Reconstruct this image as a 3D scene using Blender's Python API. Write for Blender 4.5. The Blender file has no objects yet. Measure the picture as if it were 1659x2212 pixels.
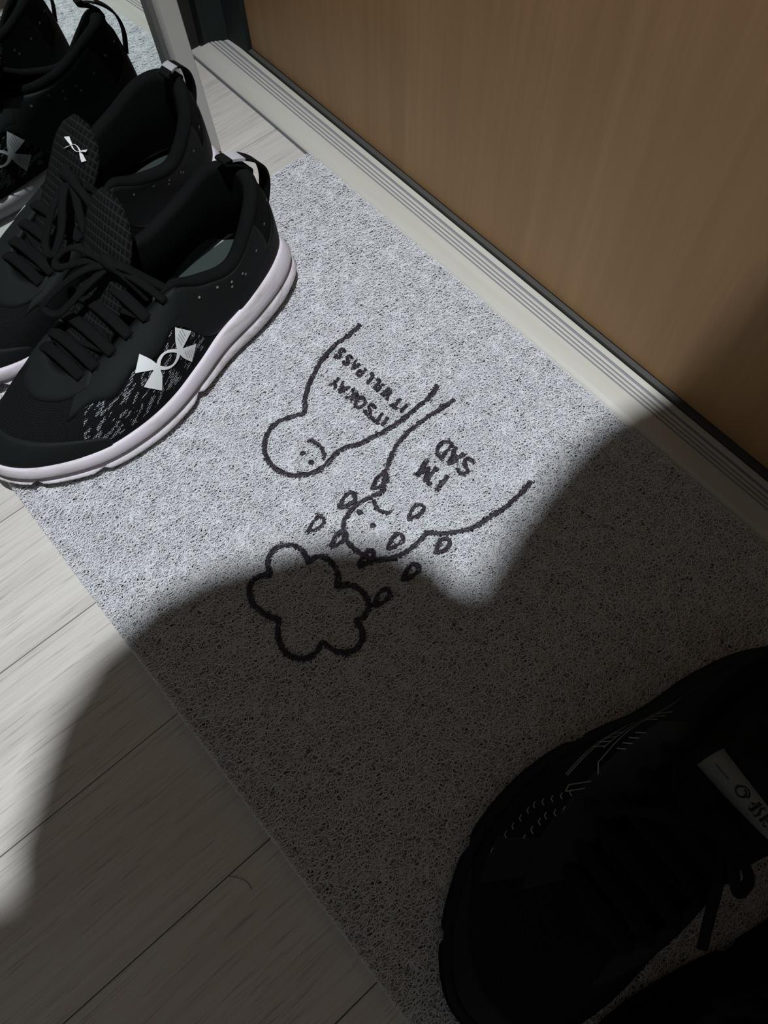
import bpy, math, random
import numpy as np
from mathutils import Matrix, Vector
random.seed(7); RNG = np.random.default_rng(11)
scene = bpy.context.scene
COL = scene.collection

# ------------------------------------------------------------------ camera
CAM_H = .54
cam_data = bpy.data.cameras.new('camera'); cam = bpy.data.objects.new('camera', cam_data); COL.objects.link(cam)
right = Vector((0.6544418, 0.7559187, -0.0171143))
down = Vector((0.6837803, -0.6013450, -0.4133144))
fwd = Vector((-0.3227237, 0.2587879, -0.9104275))
m = Matrix.Identity(4)
for i in range(3):
    m[i][0] = right[i]; m[i][1] = -down[i]; m[i][2] = -fwd[i]
m.translation = (0, 0, CAM_H)
cam.matrix_world = m
cam_data.sensor_fit = 'VERTICAL'; cam_data.sensor_height = 24.0
cam_data.lens = 1664.7 / 2212 * 24.0
cam_data.clip_start = .01
scene.camera = cam

# ------------------------------------------------------------------ world, lamp, exposure
world = bpy.data.worlds.new('World'); scene.world = world; world.use_nodes = True
bg = world.node_tree.nodes['Background']
bg.inputs[0].default_value = (1.0, .975, .93, 1); bg.inputs[1].default_value = .185
LAMP = (-.05, .10, 2.3)
ld = bpy.data.lights.new('ceiling_lamp', 'SPOT'); ld.shadow_soft_size = .0275      # recessed downlight with a narrow beam
ld.spot_size = math.radians(50); ld.spot_blend = 1.0
ld.energy = 262.0; ld.color = (.90, .95, 1.0)
lo = bpy.data.objects.new('ceiling_lamp', ld); COL.objects.link(lo); lo.location = LAMP
scene.view_settings.view_transform = 'Standard'; scene.view_settings.look = 'None'
scene.view_settings.gamma = 1.0; scene.view_settings.use_curve_mapping = False
scene.view_settings.exposure = 0.0
scene.cycles.caustics_reflective = False; scene.cycles.caustics_refractive = False
scene.cycles.max_bounces = 10

# ------------------------------------------------------------------ helpers
def tag(o, label=None, cat=None, group=None, kind=None):
    if label: o['label'] = label
    if cat: o['category'] = cat
    if group: o['group'] = group
    if kind: o['kind'] = kind
    return o

def empty(name, loc=(0, 0, 0), rz=0):
    o = bpy.data.objects.new(name, None); COL.objects.link(o)
    o.location = loc; o.rotation_euler = (0, 0, rz); o.empty_display_size = .05
    return o

def mk(name, V, F, mat, parent=None, smooth=True, uv=None):
    me = bpy.data.meshes.new(name)
    me.from_pydata([tuple(map(float, v)) for v in V], [], [tuple(map(int, f)) for f in F])
    me.update()
    if mat is not None:
        me.materials.append(mat)
    if smooth:
        me.polygons.foreach_set('use_smooth', [True] * len(me.polygons))
    if uv is not None:
        l = me.uv_layers.new(name='UVMap')
        idx = np.empty(len(me.loops), dtype=np.int32); me.loops.foreach_get('vertex_index', idx)
        l.data.foreach_set('uv', np.asarray(uv, dtype=np.float32)[idx].ravel())
    o = bpy.data.objects.new(name, me); COL.objects.link(o)
    if parent is not None:
        o.parent = parent
    return o

class MB:
    def __init__(s): s.V = []; s.F = []
    def add(s, V, F):
        n = len(s.V); s.V += [tuple(map(float, v)) for v in V]; s.F += [tuple(int(i) + n for i in f) for f in F]; return s
    def box(s, x0, x1, y0, y1, z0, z1):
        return s.add([(x0, y0, z0), (x1, y0, z0), (x1, y1, z0), (x0, y1, z0), (x0, y0, z1), (x1, y0, z1), (x1, y1, z1), (x0, y1, z1)],
                     [(0, 3, 2, 1), (4, 5, 6, 7), (0, 1, 5, 4), (1, 2, 6, 5), (2, 3, 7, 6), (3, 0, 4, 7)])
    def build(s, name, mat, parent=None, smooth=False): return mk(name, s.V, s.F, mat, parent, smooth)

def bevel(o, w, seg=2):
    b = o.modifiers.new('bevel', 'BEVEL'); b.width = w; b.segments = seg; b.limit_method = 'ANGLE'; return o

def grid_faces(n, k, wrap=False):
    F = []
    for i in range(n if wrap else n - 1):
        j = (i + 1) % n
        for q in range(k - 1):
            F.append((i * k + q, j * k + q, j * k + q + 1, i * k + q + 1))
    return F

def catmull(P, per, closed=False):
    P = np.asarray(P, float)
    n = len(P)
    if closed:
        Q = np.vstack([P[-1:], P, P[:2]]); segs = n
    else:
        Q = np.vstack([2 * P[:1] - P[1:2], P, 2 * P[-1:] - P[-2:-1]]); segs = n - 1
    out = []
    for i in range(segs):
        p0, p1, p2, p3 = Q[i:i + 4]
        for t in np.arange(per) / per:
            out.append(.5 * (2 * p1 + (p2 - p0) * t + (2 * p0 - 5 * p1 + 4 * p2 - p3) * t * t + (3 * p1 - p0 - 3 * p2 + p3) * t ** 3))
    if not closed: out.append(P[-1])
    return np.array(out)

def tube(P, r, sides=8, flat=1.0, up=(0, 0, 1)):
    """tube along points; flat < 1 squashes it along 'up'"""
    P = np.asarray(P, float); n = len(P); up = np.array(up, float)
    T = np.gradient(P, axis=0); T /= np.linalg.norm(T, axis=1)[:, None] + 1e-12
    r = np.broadcast_to(np.asarray(r, float), (n,))
    V = []
    for i in range(n):
        s = np.cross(T[i], up)
        if np.linalg.norm(s) < 1e-3: s = np.cross(T[i], (1, 0, 0))
        s /= np.linalg.norm(s); u = np.cross(s, T[i])
        for k in range(sides):
            a = 2 * math.pi * k / sides
            V.append(P[i] + r[i] * (math.cos(a) * s + flat * math.sin(a) * u))
    F = []
    for i in range(n - 1):
        for k in range(sides):
            q = (k + 1) % sides
            F.append((i * sides + k, i * sides + q, (i + 1) * sides + q, (i + 1) * sides + k))
    F.append(tuple(range(sides))[::-1]); F.append(tuple((n - 1) * sides + k for k in range(sides)))
    return V, F

def slab(G, th):
    """closed sheet: G is an (n, k, 3) grid, th its thickness below the grid"""
    G = np.asarray(G, float); n, k = G.shape[:2]
    du = np.gradient(G, axis=0); dv = np.gradient(G, axis=1)
    N = np.cross(du, dv); N /= np.linalg.norm(N, axis=2)[:, :, None] + 1e-12
    V = list(G.reshape(-1, 3)) + list((G - N * th).reshape(-1, 3)); m_ = n * k
    F = grid_faces(n, k)
    F += [tuple(m_ + i for i in f[::-1]) for f in F]
    B = [(i, 0) for i in range(n)] + [(n - 1, j) for j in range(1, k)] + [(i, k - 1) for i in range(n - 2, -1, -1)] + [(0, j) for j in range(k - 2, 0, -1)]
    B = [i * k + j for i, j in B]
    for a in range(len(B)):
        b = (a + 1) % len(B); F.append((B[a], m_ + B[a], m_ + B[b], B[b]))
    return V, F

# ------------------------------------------------------------------ materials
def new_mat(name, color=(.5, .5, .5), rough=.6, spec=.5, metal=0.0):
    M = bpy.data.materials.new(name); M.use_nodes = True
    b = M.node_tree.nodes['Principled BSDF']
    b.inputs['Base Color'].default_value = (*color, 1); b.inputs['Roughness'].default_value = rough
    b.inputs['Specular IOR Level'].default_value = spec; b.inputs['Metallic'].default_value = metal
    return M, M.node_tree, b

class NT:
    def __init__(s, nt): s.nt = nt
    def n(s, typ, **kw):
        x = s.nt.nodes.new(typ)
        for k, v in kw.items(): setattr(x, k, v)
        return x
    def l(s, a, b): s.nt.links.new(a, b)
    def coords(s, out='Object', scale=(1, 1, 1), rand=0.0):
        c = s.n('ShaderNodeTexCoord'); mp = s.n('ShaderNodeMapping'); mp.inputs['Scale'].default_value = scale
        s.l(c.outputs[out], mp.inputs['Vector'])
        if rand:
            oi = s.n('ShaderNodeObjectInfo'); mu = s.n('ShaderNodeMath', operation='MULTIPLY'); mu.inputs[1].default_value = rand
            s.l(oi.outputs['Random'], mu.inputs[0]); s.l(mu.outputs[0], mp.inputs['Location'])
        return mp.outputs[0]
    def noise(s, vec, scale, detail=3, rough=.5, dist=0.0):
        x = s.n('ShaderNodeTexNoise'); s.l(vec, x.inputs['Vector'])
        x.inputs['Scale'].default_value = scale; x.inputs['Detail'].default_value = detail
        x.inputs['Roughness'].default_value = rough; x.inputs['Distortion'].default_value = dist
        return x.outputs['Fac']
    def ramp(s, fac, stops):
        x = s.n('ShaderNodeValToRGB'); e = x.color_ramp.elements
        while len(e) < len(stops): e.new(.5)
        for i, (p, c) in enumerate(stops):
            e[i].position = p; e[i].color = (*c, 1) if len(c) == 3 else c
        s.l(fac, x.inputs[0]); return x.outputs[0]
    def mix(s, fac, a, b, mode='MIX'):
        x = s.n('ShaderNodeMix', data_type='RGBA', blend_type=mode)
        for i, v in ((0, fac), (6, a), (7, b)):
            if hasattr(v, 'links'): s.l(v, x.inputs[i])
            else: x.inputs[i].default_value = v if i == 0 else (*v, 1)
        return x.outputs[2]
    def math(s, op, a, b=0.0):
        x = s.n('ShaderNodeMath', operation=op)
        for i, v in ((0, a), (1, b)):
            if hasattr(v, 'links'): s.l(v, x.inputs[i])
            else: x.inputs[i].default_value = v
        return x.outputs[0]
    def bump(s, b, h, strength, dist):
        x = s.n('ShaderNodeBump'); x.inputs['Strength'].default_value = strength; x.inputs['Distance'].default_value = dist
        s.l(h, x.inputs['Height']); s.l(x.outputs[0], b.inputs['Normal'])

# laminate planks: grain along local Y
M_plank, nt, b = new_mat('laminate_plank', rough=.42, spec=.35); k = NT(nt)
v = k.coords('Object', (1, 1, 1), 37.0)
c = k.n('ShaderNodeVectorMath', operation='MULTIPLY'); k.l(v, c.inputs[0]); c.inputs[1].default_value = (34, 1.6, 1)
broad = k.noise(c.outputs[0], 1.0, 4, .6, .6)
c2 = k.n('ShaderNodeVectorMath', operation='MULTIPLY'); k.l(v, c2.inputs[0]); c2.inputs[1].default_value = (420, 9, 1)
fine = k.noise(c2.outputs[0], 1.0, 3, .6, .2)
c3 = k.n('ShaderNodeVectorMath', operation='MULTIPLY'); k.l(v, c3.inputs[0]); c3.inputs[1].default_value = (760, 26, 1)
pores = k.noise(c3.outputs[0], 1.0, 1, .5)
base = k.ramp(broad, [(.30, (.435, .405, .37)), (.5, (.48, .455, .42)), (.7, (.52, .495, .46))])
col = k.mix(k.math('MULTIPLY', k.ramp(fine, [(.38, (1, 1, 1)), (.55, (0, 0, 0))]), .38), base, (.36, .325, .29))
col = k.mix(k.math('MULTIPLY', k.ramp(pores, [(.30, (1, 1, 1)), (.38, (0, 0, 0))]), .5), col, (.24, .21, .18))
k.l(col, b.inputs['Base Color']); k.bump(b, fine, .12, .0006)
M_sub, *_ = new_mat('subfloor', (.03, .025, .02), .9)

# door veneer: grain along Z
M_door, nt, b = new_mat('door_veneer', rough=.45, spec=.35); k = NT(nt)
c1 = k.coords('Object', (26, 1, 1.3)); broad = k.noise(c1, 1.0, 4, .6, 1.0)
c2 = k.coords('Object', (230, 1, 5)); fine = k.noise(c2, 1.0, 3, .6, .3)
c3 = k.coords('Object', (3.5, 1, 2.2)); patch_ = k.noise(c3, 1.0, 3, .55, .4)
base = k.ramp(broad, [(.3, (.290, .158, .066)), (.55, (.360, .205, .090)), (.75, (.415, .245, .115))])
col = k.mix(k.math('MULTIPLY', k.ramp(fine, [(.4, (1, 1, 1)), (.62, (0, 0, 0))]), .3), base, (.23, .12, .05))
col = k.mix(.35, col, k.ramp(patch_, [(.35, (.27, .15, .065)), (.65, (.40, .245, .115))]))
k.l(col, b.inputs['Base Color']); k.bump(b, fine, .1, .0005)

M_cream, nt, b = new_mat('cream_threshold', (.54, .52, .46), .5, .4); k = NT(nt)
g = k.noise(k.coords('Object', (3, 60, 60)), 1.0, 4, .6)
k.l(k.ramp(g, [(.35, (.40, .385, .335)), (.6, (.45, .435, .39))]), b.inputs['Base Color'])
M_groove, *_ = new_mat('grey_rubber_groove', (.19, .19, .215), .7, .3)
M_side, *_ = new_mat('grey_threshold_side', (.20, .21, .225), .5, .4)
M_seal, *_ = new_mat('dark_seal', (.05, .048, .045), .7, .3)
M_jamb, *_ = new_mat('dark_green_steel', (.014, .021, .020), .6, .25)
M_wall, nt, b = new_mat('wallpaper', (.40, .39, .36), .9, .2); k = NT(nt)
k.bump(b, k.noise(k.coords('Object', (1, 1, 1)), 300, 3), .3, .001)
M_wall_shaded, *_ = new_mat('shaded_side_wall', (.035, .036, .032), .9, .1)  # shade behind the mirror put into the wall's colour
M_frame, nt, b = new_mat('silver_frame', (.50, .50, .475), .42, .5, .35); k = NT(nt)
k.bump(b, k.noise(k.coords('Object', (1, 1, 1)), 260, 2), .08, .0005)
M_glass, *_ = new_mat('mirror_silvering', (.76, .82, .80), .015, .5, 1.0)
M_back, *_ = new_mat('mirror_backing', (.12, .09, .06), .8, .2)

M_coil, nt, b = new_mat('white_vinyl_coil', (.86, .865, .88), .42, .45); k = NT(nt)
tr = k.n('ShaderNodeBsdfTranslucent'); tr.inputs[0].default_value = (.90, .905, .92, 1); mx = k.n('ShaderNodeMixShader'); mx.inputs[0].default_value = .48
k.l(b.outputs[0], mx.inputs[1]); k.l(tr.outputs[0], mx.inputs[2]); k.l(mx.outputs[0], nt.nodes['Material Output'].inputs['Surface'])
M_ink, nt, b = new_mat('black_vinyl_coil', (.020, .013, .024), .5, .4)
M_gap_sheet, *_ = new_mat('coil_gap_tone', (.60, .60, .61), .8, .2)  # pale tone lifts the shade in the gaps between coils

# shoe materials
M_rubber, nt, b = new_mat('white_foam', (.60, .555, .60), .6, .35); k = NT(nt)
vv = k.coords('Object', (1, 1, 1))
dirt = k.noise(k.coords('Object', (14, 14, 60)), 1.0, 5, .65, .4)
col = k.mix(k.ramp(dirt, [(.52, (0, 0, 0)), (.70, (.75, .75, .75))]), (.60, .555, .605), (.34, .295, .27))
k.l(col, b.inputs['Base Color']); k.bump(b, k.noise(vv, 900, 2), .15, .0004)
M_rubber_low, nt, b = new_mat('white_outsole_rubber', (.52, .48, .50), .65, .3); k = NT(nt)
dirt = k.noise(k.coords('Object', (22, 22, 70)), 1.0, 5, .7, .5)
col = k.mix(k.ramp(dirt, [(.46, (0, 0, 0)), (.66, (.8, .8, .8))]), (.55, .515, .55), (.25, .225, .20))
k.l(col, b.inputs['Base Color']); k.bump(b, k.noise(k.coords('Object', (1, 1, 1)), 420, 4), .5, .0012)
M_smooth, nt, b = new_mat('black_synthetic', (.0078, .0094, .0092), .6, .08); k = NT(nt)
k.bump(b, k.noise(k.coords('Object', (1, 1, 1)), 500, 3), .2, .0004)
M_lining, nt, b = new_mat('black_lining', (.0050, .0056, .0056), .9, .05); k = NT(nt)
k.bump(b, k.noise(k.coords('Object', (1, 1, 1)), 700, 2), .4, .0005)
M_insole, nt, b = new_mat('grey_green_insole', (.030, .040, .037), .9, .15); k = NT(nt)
k.bump(b, k.noise(k.coords('Object', (1, 1, 1)), 800, 2), .4, .0005)
M_lace, nt, b = new_mat('black_lace', (.0050, .0054, .0054), .85, .06); k = NT(nt)
k.bump(b, k.noise(k.coords('Object', (1, 1, 1)), 1500, 2), .5, .0004)
M_smooth_dark, *_ = new_mat('matt_black_synthetic', (.0045, .005, .005), .7, .15)
M_hole, *_ = new_mat('eyelet_hole', (.004, .004, .004), .9, .1)
M_logo, *_ = new_mat('white_logo_print', (.62, .64, .64), .5, .4)
M_stripe, *_ = new_mat('white_stripe', (.34, .34, .36), .7, .3)
M_grey, *_ = new_mat('grey_print', (.20, .205, .21), .6, .3)
M_graylabel, *_ = new_mat('grey_label', (.11, .115, .105), .7, .2)
M_shine, *_ = new_mat('pale_blue_label', (.20, .24, .30), .25, .5)
M_blackprint, *_ = new_mat('black_print', (.006, .006, .006), .7, .2)

def knit(name, dots):
    M, nt, b = new_mat(name, (.010, .012, .012), .85, .06); k = NT(nt)
    uv = k.coords('UV', (1, 1, 1))
    vor = k.n('ShaderNodeTexVoronoi', feature='F1'); k.l(uv, vor.inputs['Vector']); vor.inputs['Scale'].default_value = 720; vor.inputs['Randomness'].default_value = .25
    d = vor.outputs['Distance']
    col = k.mix(k.ramp(d, [(.25, (1, 1, 1)), (.42, (0, 0, 0))]), (.004, .0045, .0045), (.009, .0105, .0105))
    if dots:
        c = k.n('ShaderNodeVectorMath', operation='MULTIPLY'); k.l(uv, c.inputs[0]); c.inputs[1].default_value = (85, 260, 1)
        rot = k.n('ShaderNodeVectorRotate', rotation_type='Z_AXIS'); rot.inputs['Angle'].default_value = .35
        k.l(uv, rot.inputs['Vector']); k.nt.links.remove(c.inputs[0].links[0]); k.l(rot.outputs[0], c.inputs[0])
        st = k.noise(c.outputs[0], 1.0, 2, .5)
        sep = k.n('ShaderNodeSeparateXYZ'); k.l(uv, sep.inputs[0])
        # zone of open mesh on the lateral mid-foot
        zx = k.math('MULTIPLY', k.math('GREATER_THAN', sep.outputs[0], .115), k.math('LESS_THAN', sep.outputs[0], .275))
        zy = k.math('MULTIPLY', k.math('GREATER_THAN', sep.outputs[1], .006), k.math('LESS_THAN', sep.outputs[1], .05))
        f = k.math('MULTIPLY', k.math('MULTIPLY', zx, zy), k.math('GREATER_THAN', st, .545))
        f = k.math('MULTIPLY', f, k.math('LESS_THAN', d, .34))
        col = k.mix(f, col, (.40, .41, .45))
    k.l(col, b.inputs['Base Color']); k.bump(b, d, .6, .0006)
    return M
M_knit = knit('black_knit', True)
M_knit_plain = knit('black_knit_plain', False)
M_tongue, nt, b = new_mat('black_tongue_mesh', (.014, .015, .015), .85, .06); k = NT(nt)
gx = k.coords('UV', (1, 1, 1)); sx = k.n('ShaderNodeSeparateXYZ'); k.l(gx, sx.inputs[0])
gl = k.math('MAXIMUM', k.math('PINGPONG', k.math('MULTIPLY', sx.outputs[0], 230), .5), k.math('PINGPONG', k.math('MULTIPLY', sx.outputs[1], 230), .5))
k.l(k.ramp(gl, [(.38, (.004, .0045, .0045)), (.48, (.017, .018, .0175))]), b.inputs['Base Color']); k.bump(b, gl, .8, .002)
M_black_foam, nt, b = new_mat('black_foam', (.0045, .005, .005), .8, .12); k = NT(nt)
k.bump(b, k.noise(k.coords('Object', (1, 1, 1)), 300, 3), .5, .001)
M_hair_thin, *_ = new_mat('dark_hair', (.05, .035, .025), .6, .3)

# drawing on the mat, world x y
FIG1 = [(-0.3339,0.2505),(-0.3319,0.2359),(-0.3318,0.2208),(-0.3288,0.2078),(-0.324,0.1955),(-0.3179,0.1835),(-0.3111,0.174),(-0.3049,0.167),(-0.297,0.1597),(-0.2994,0.1536),(-0.3025,0.1461),(-0.3041,0.1374),(-0.3027,0.1294),(-0.2986,0.1219),(-0.292,0.1161),(-0.2838,0.1121),(-0.2741,0.1114),(-0.2655,0.1134),(-0.2587,0.1178),(-0.2531,0.1249),(-0.2491,0.1333),(-0.2484,0.1406),(-0.2497,0.1495),(-0.2509,0.1574),(-0.2503,0.1639),(-0.2463,0.1726),(-0.2438,0.1826),(-0.2414,0.1948),(-0.24,0.2058),(-0.2396,0.2159),(-0.2401,0.2289),(-0.2408,0.2422),(-0.2417,0.2495),(-0.2454,0.2582)]
MOUTH1 = [(-0.2747,0.1455),(-0.2728,0.1484),(-0.2677,0.1502),(-0.261,0.1498),(-0.256,0.1476),(-0.254,0.1447)]
FIG2 = [(-0.2258,0.2591),(-0.2266,0.2484),(-0.2278,0.2347),(-0.2283,0.2204),(-0.2279,0.2087),(-0.2252,0.197),(-0.221,0.1872),(-0.2159,0.1787),(-0.211,0.1715),(-0.2053,0.1652),(-0.202,0.1619),(-0.2037,0.1543),(-0.2055,0.1461),(-0.2068,0.1384),(-0.2054,0.1314),(-0.2028,0.1245),(-0.198,0.1191),(-0.1918,0.1153),(-0.1841,0.1146),(-0.1768,0.1151),(-0.1693,0.1173),(-0.164,0.1203),(-0.1577,0.1282),(-0.154,0.1364),(-0.1525,0.1447),(-0.1528,0.1527),(-0.1533,0.158),(-0.1542,0.1637),(-0.148,0.1699),(-0.1425,0.1767),(-0.1373,0.1858),(-0.1338,0.1945),(-0.1323,0.2072),(-0.1307,0.22),(-0.1305,0.2301),(-0.1314,0.2415),(-0.1326,0.2528)]
MOUTH2 = [(-0.201,0.1516),(-0.197,0.1495),(-0.1919,0.1491),(-0.1879,0.1505),(-0.1843,0.1542)]
CLOUD = [(-0.205,0.0558),(-0.2119,0.0583),(-0.2171,0.0641),(-0.2191,0.0711),(-0.2167,0.0775),(-0.2115,0.0827),(-0.205,0.0849),(-0.1983,0.0842),(-0.1936,0.0827),(-0.1941,0.0891),(-0.1903,0.0935),(-0.1835,0.0954),(-0.1753,0.0943),(-0.1693,0.0908),(-0.1659,0.0856),(-0.1622,0.0926),(-0.1561,0.0968),(-0.1484,0.0977),(-0.1415,0.0955),(-0.1367,0.0911),(-0.1355,0.0849),(-0.1369,0.0806),(-0.1305,0.0797),(-0.1246,0.0757),(-0.1216,0.0696),(-0.122,0.0628),(-0.1262,0.0574),(-0.1326,0.0538),(-0.1401,0.052),(-0.1378,0.0457),(-0.1382,0.039),(-0.1418,0.0332),(-0.1477,0.0291),(-0.1551,0.028),(-0.1625,0.0302),(-0.1688,0.0337),(-0.174,0.0387),(-0.1807,0.0354),(-0.1887,0.0328),(-0.1973,0.033),(-0.2046,0.0358),(-0.2092,0.0407),(-0.2098,0.0469),(-0.2075,0.0523),(-0.205,0.0558)]
DROPS = [(-0.2098,0.1651),(-0.2138,0.1361),(-0.214,0.1057),(-0.1937,0.1108),(-0.1644,0.1413),(-0.1724,0.1689),(-0.1682,0.1163),(-0.1388,0.134),(-0.138,0.1051),(-0.1388,0.165)]
EYES1 = [(-0.2685,0.1361),(-0.2577,0.136)]
EYES2 = [(-0.2003,0.1372),(-0.185,0.137)]
TXT_OKAY = [[(-0.2485,0.2078),(-0.2462,0.1986)],[(-0.2548,0.2072),(-0.2524,0.1979)],[(-0.2486,0.1983),(-0.2563,0.1975)],[(-0.2581,0.1992),(-0.2575,0.1969)],[(-0.2662,0.1979),(-0.2635,0.1967),(-0.2607,0.198),(-0.2609,0.2003),(-0.2644,0.2014),(-0.2672,0.203),(-0.2671,0.2055),(-0.2645,0.2062),(-0.2618,0.2053)],[(-0.2757,0.2051),(-0.2721,0.2035),(-0.2707,0.1998),(-0.2716,0.1959),(-0.2748,0.1955),(-0.2777,0.199),(-0.2784,0.2028),(-0.2757,0.2051)],[(-0.2824,0.2044),(-0.2798,0.195)],[(-0.2857,0.1943),(-0.2812,0.2001),(-0.2883,0.2038)],[(-0.2919,0.2034),(-0.2926,0.1936),(-0.2986,0.2027)],[(-0.2922,0.1995),(-0.2962,0.1991)],[(-0.2983,0.193),(-0.3029,0.1974),(-0.3047,0.1923)],[(-0.3029,0.1974),(-0.3042,0.2021)]]
TXT_PASS = [[(-0.248,0.2273),(-0.2461,0.2185)],[(-0.2553,0.2269),(-0.2533,0.218)],[(-0.2503,0.2182),(-0.2564,0.2178)],[(-0.2627,0.2175),(-0.2662,0.2262),(-0.2662,0.219),(-0.2693,0.2261),(-0.2689,0.2171)],[(-0.2756,0.2257),(-0.2735,0.2168)],[(-0.2773,0.2166),(-0.2793,0.2255),(-0.2831,0.2253)],[(-0.2847,0.2161),(-0.2869,0.2251),(-0.2907,0.2249)],[(-0.296,0.2246),(-0.2938,0.2156),(-0.297,0.2154),(-0.2987,0.2176),(-0.2981,0.2199),(-0.295,0.2205)],[(-0.3028,0.2242),(-0.3033,0.215),(-0.3083,0.2239)],[(-0.303,0.2205),(-0.3063,0.2203)],[(-0.3147,0.2157),(-0.3124,0.2144),(-0.31,0.2155),(-0.3103,0.2178),(-0.3132,0.219),(-0.3156,0.2207),(-0.3156,0.223),(-0.3134,0.2236),(-0.3112,0.2226)],[(-0.324,0.2151),(-0.3217,0.2139),(-0.3193,0.2149),(-0.3196,0.2172),(-0.3225,0.2184),(-0.325,0.2201),(-0.3249,0.2225),(-0.3227,0.223),(-0.3205,0.2221)]]
TXT_IM = [[(-0.1788,0.2079),(-0.1754,0.1926)],[(-0.1837,0.1947),(-0.1828,0.191)],[(-0.1893,0.2067),(-0.1868,0.1912),(-0.1934,0.2015),(-0.195,0.1902),(-0.1997,0.2055)]]
TXT_SAD = [[(-0.1786,0.2183),(-0.175,0.2164),(-0.1712,0.2183),(-0.1715,0.2221),(-0.1761,0.2239),(-0.1798,0.2266),(-0.1796,0.2305),(-0.1761,0.2315),(-0.1727,0.23)],[(-0.1844,0.2308),(-0.1855,0.2153),(-0.1932,0.23)],[(-0.1848,0.2246),(-0.19,0.2241)],[(-0.1968,0.2296),(-0.1934,0.2145),(-0.1983,0.2148),(-0.2026,0.2198),(-0.2035,0.2259),(-0.2005,0.2293),(-0.1968,0.2296)]]
DROP_A = (0.0008, -0.0084)
DROP_B = (0.0072, 0.0)
N_STRANDS = 2700
HAIRS = [([(-0.5772, 0.2987), (-0.57, 0.2945), (-0.5639, 0.2873), (-0.5626, 0.2796)], 'thin dark hair on the planks by the mirror foot'), ([(-0.0642, -0.0869), (-0.0596, -0.0829), (-0.0543, -0.0803), (-0.0483, -0.0803)], 'thin dark hair on the shadowed planks left of the doormat')]
# ================================================================== the setting
# floor: laminate planks in rows running toward the door
floor = MB().box(-.735, 1.2, -1.0, .42, -.014, -.0085).build('floor', M_sub); tag(floor, kind='structure')
SEAMS = [-.735, -.680, -.5802, -.4805, -.3807, -.2764, -.1703, -.0648, .0411, .147, .2525, .3581, .4640, .57, .676, .782, .888, .994, 1.10, 1.20]
JOINTS = [.05, -.3, .2872, -.28, -.62, -.75, -.52, -.35, -.30, -.6, .1, -.2, -.5, .0, -.3, .1, -.5, -.2, .0]
for i in range(len(SEAMS) - 1):
    x0, x1 = SEAMS[i] + .00025, SEAMS[i + 1] - .00025
    ys = [-1.0, JOINTS[i], .42]
    if JOINTS[i] > .2: ys = [-1.0, -.51, JOINTS[i], .42]
    for a in range(len(ys) - 1):
        y0, y1 = ys[a] + .00025, ys[a + 1] - .00025
        o = MB().box(0, x1 - x0, 0, y1 - y0, -.0085, 0).build('plank', M_plank, floor)
        o.location = (x0, y0, 0); bevel(o, .0005, 1)

# threshold: sloped front, flat top with four grooves
TX0, TX1 = -.7229, .62
prof = [(.3480, .0), (.3480, .0042), (.3500, .0055), (.3535, .0070)]
gro = [(.3692, .3707), (.3727, .3742), (.3764, .3779), (.3805, .3832)]
for a, c_ in gro: prof += [(a, .0072), (a, .0060), (c_, .0060), (c_, .0072)]
prof += [(.3885, .0072), (.3890, .0068), (.3890, .0)]
V = [(TX0, y, z) for y, z in prof] + [(TX1, y, z) for y, z in prof]; n = len(prof)
F = [(i, i + n, (i + 1) % n + n, (i + 1) % n) for i in range(n)] + [tuple(range(n)), tuple(range(2 * n - 1, n - 1, -1))]
thr = mk('trim_1', V, F, M_cream, None, False); tag(thr, 'cream threshold strip with four grey grooves in front of the wooden door', kind='structure')
for a, c_ in gro:
    MB().box(TX0 + .0003, TX1 - .001, a + .00002, c_ - .00002, .0059, .0066).build('groove_insert', M_groove, thr)
MB().box(TX0 + .0005, TX1, .3470, .3481, .0002, .0041).build('front_edge', M_side, thr)

# door, seal, jambs and walls
door = MB().box(-.680, .30, .3945, .435, .0105, 2.05).build('door_1', M_door); bevel(door, .0008, 1); tag(door, kind='structure')
seal = MB().box(-.680, .30, .3898, .4000, .0, .0100).build('trim_2', M_seal); tag(seal, kind='structure')
def prism(name, pts, z0, z1, mat, parent=None):
    n = len(pts); V = [(x, y, z0) for x, y in pts] + [(x, y, z1) for x, y in pts]
    F = [(i, (i + 1) % n, (i + 1) % n + n, i + n) for i in range(n)] + [tuple(range(n))[::-1], tuple(range(n, 2 * n))]
    return mk(name, V, F, mat, parent, False)
jl = prism('trim_3', [(-.7232, .3640), (-.7222, .3716), (-.7126, .3870), (-.6802, .3898), (-.6802, .44), (-.80, .44), (-.80, .3640)], .0, 2.12, M_jamb)
tag(jl, kind='structure')
jr = prism('trim_4', [(.3002, .3898), (.334, .3870), (.344, .3640), (.42, .3640), (.42, .44), (.3002, .44)], .0, 2.12, M_jamb); tag(jr, kind='structure')
jt = MB().box(-.6798, .2998, .388, .44, 2.06, 2.12).build('trim_5', M_jamb); tag(jt, kind='structure')
wl = MB().box(-.80, -.735, -1.0, .3636, .0, 2.45).build('wall_left', M_wall_shaded); tag(wl, kind='structure')
wr = MB().box(.4205, 1.2, .364, .44, .0, 2.45).build('wall_right', M_wall); tag(wr, kind='structure')
wt = MB().box(-.80, .42, .364, .44, 2.125, 2.45).build('wall_front', M_wall); tag(wt, kind='structure')

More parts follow.
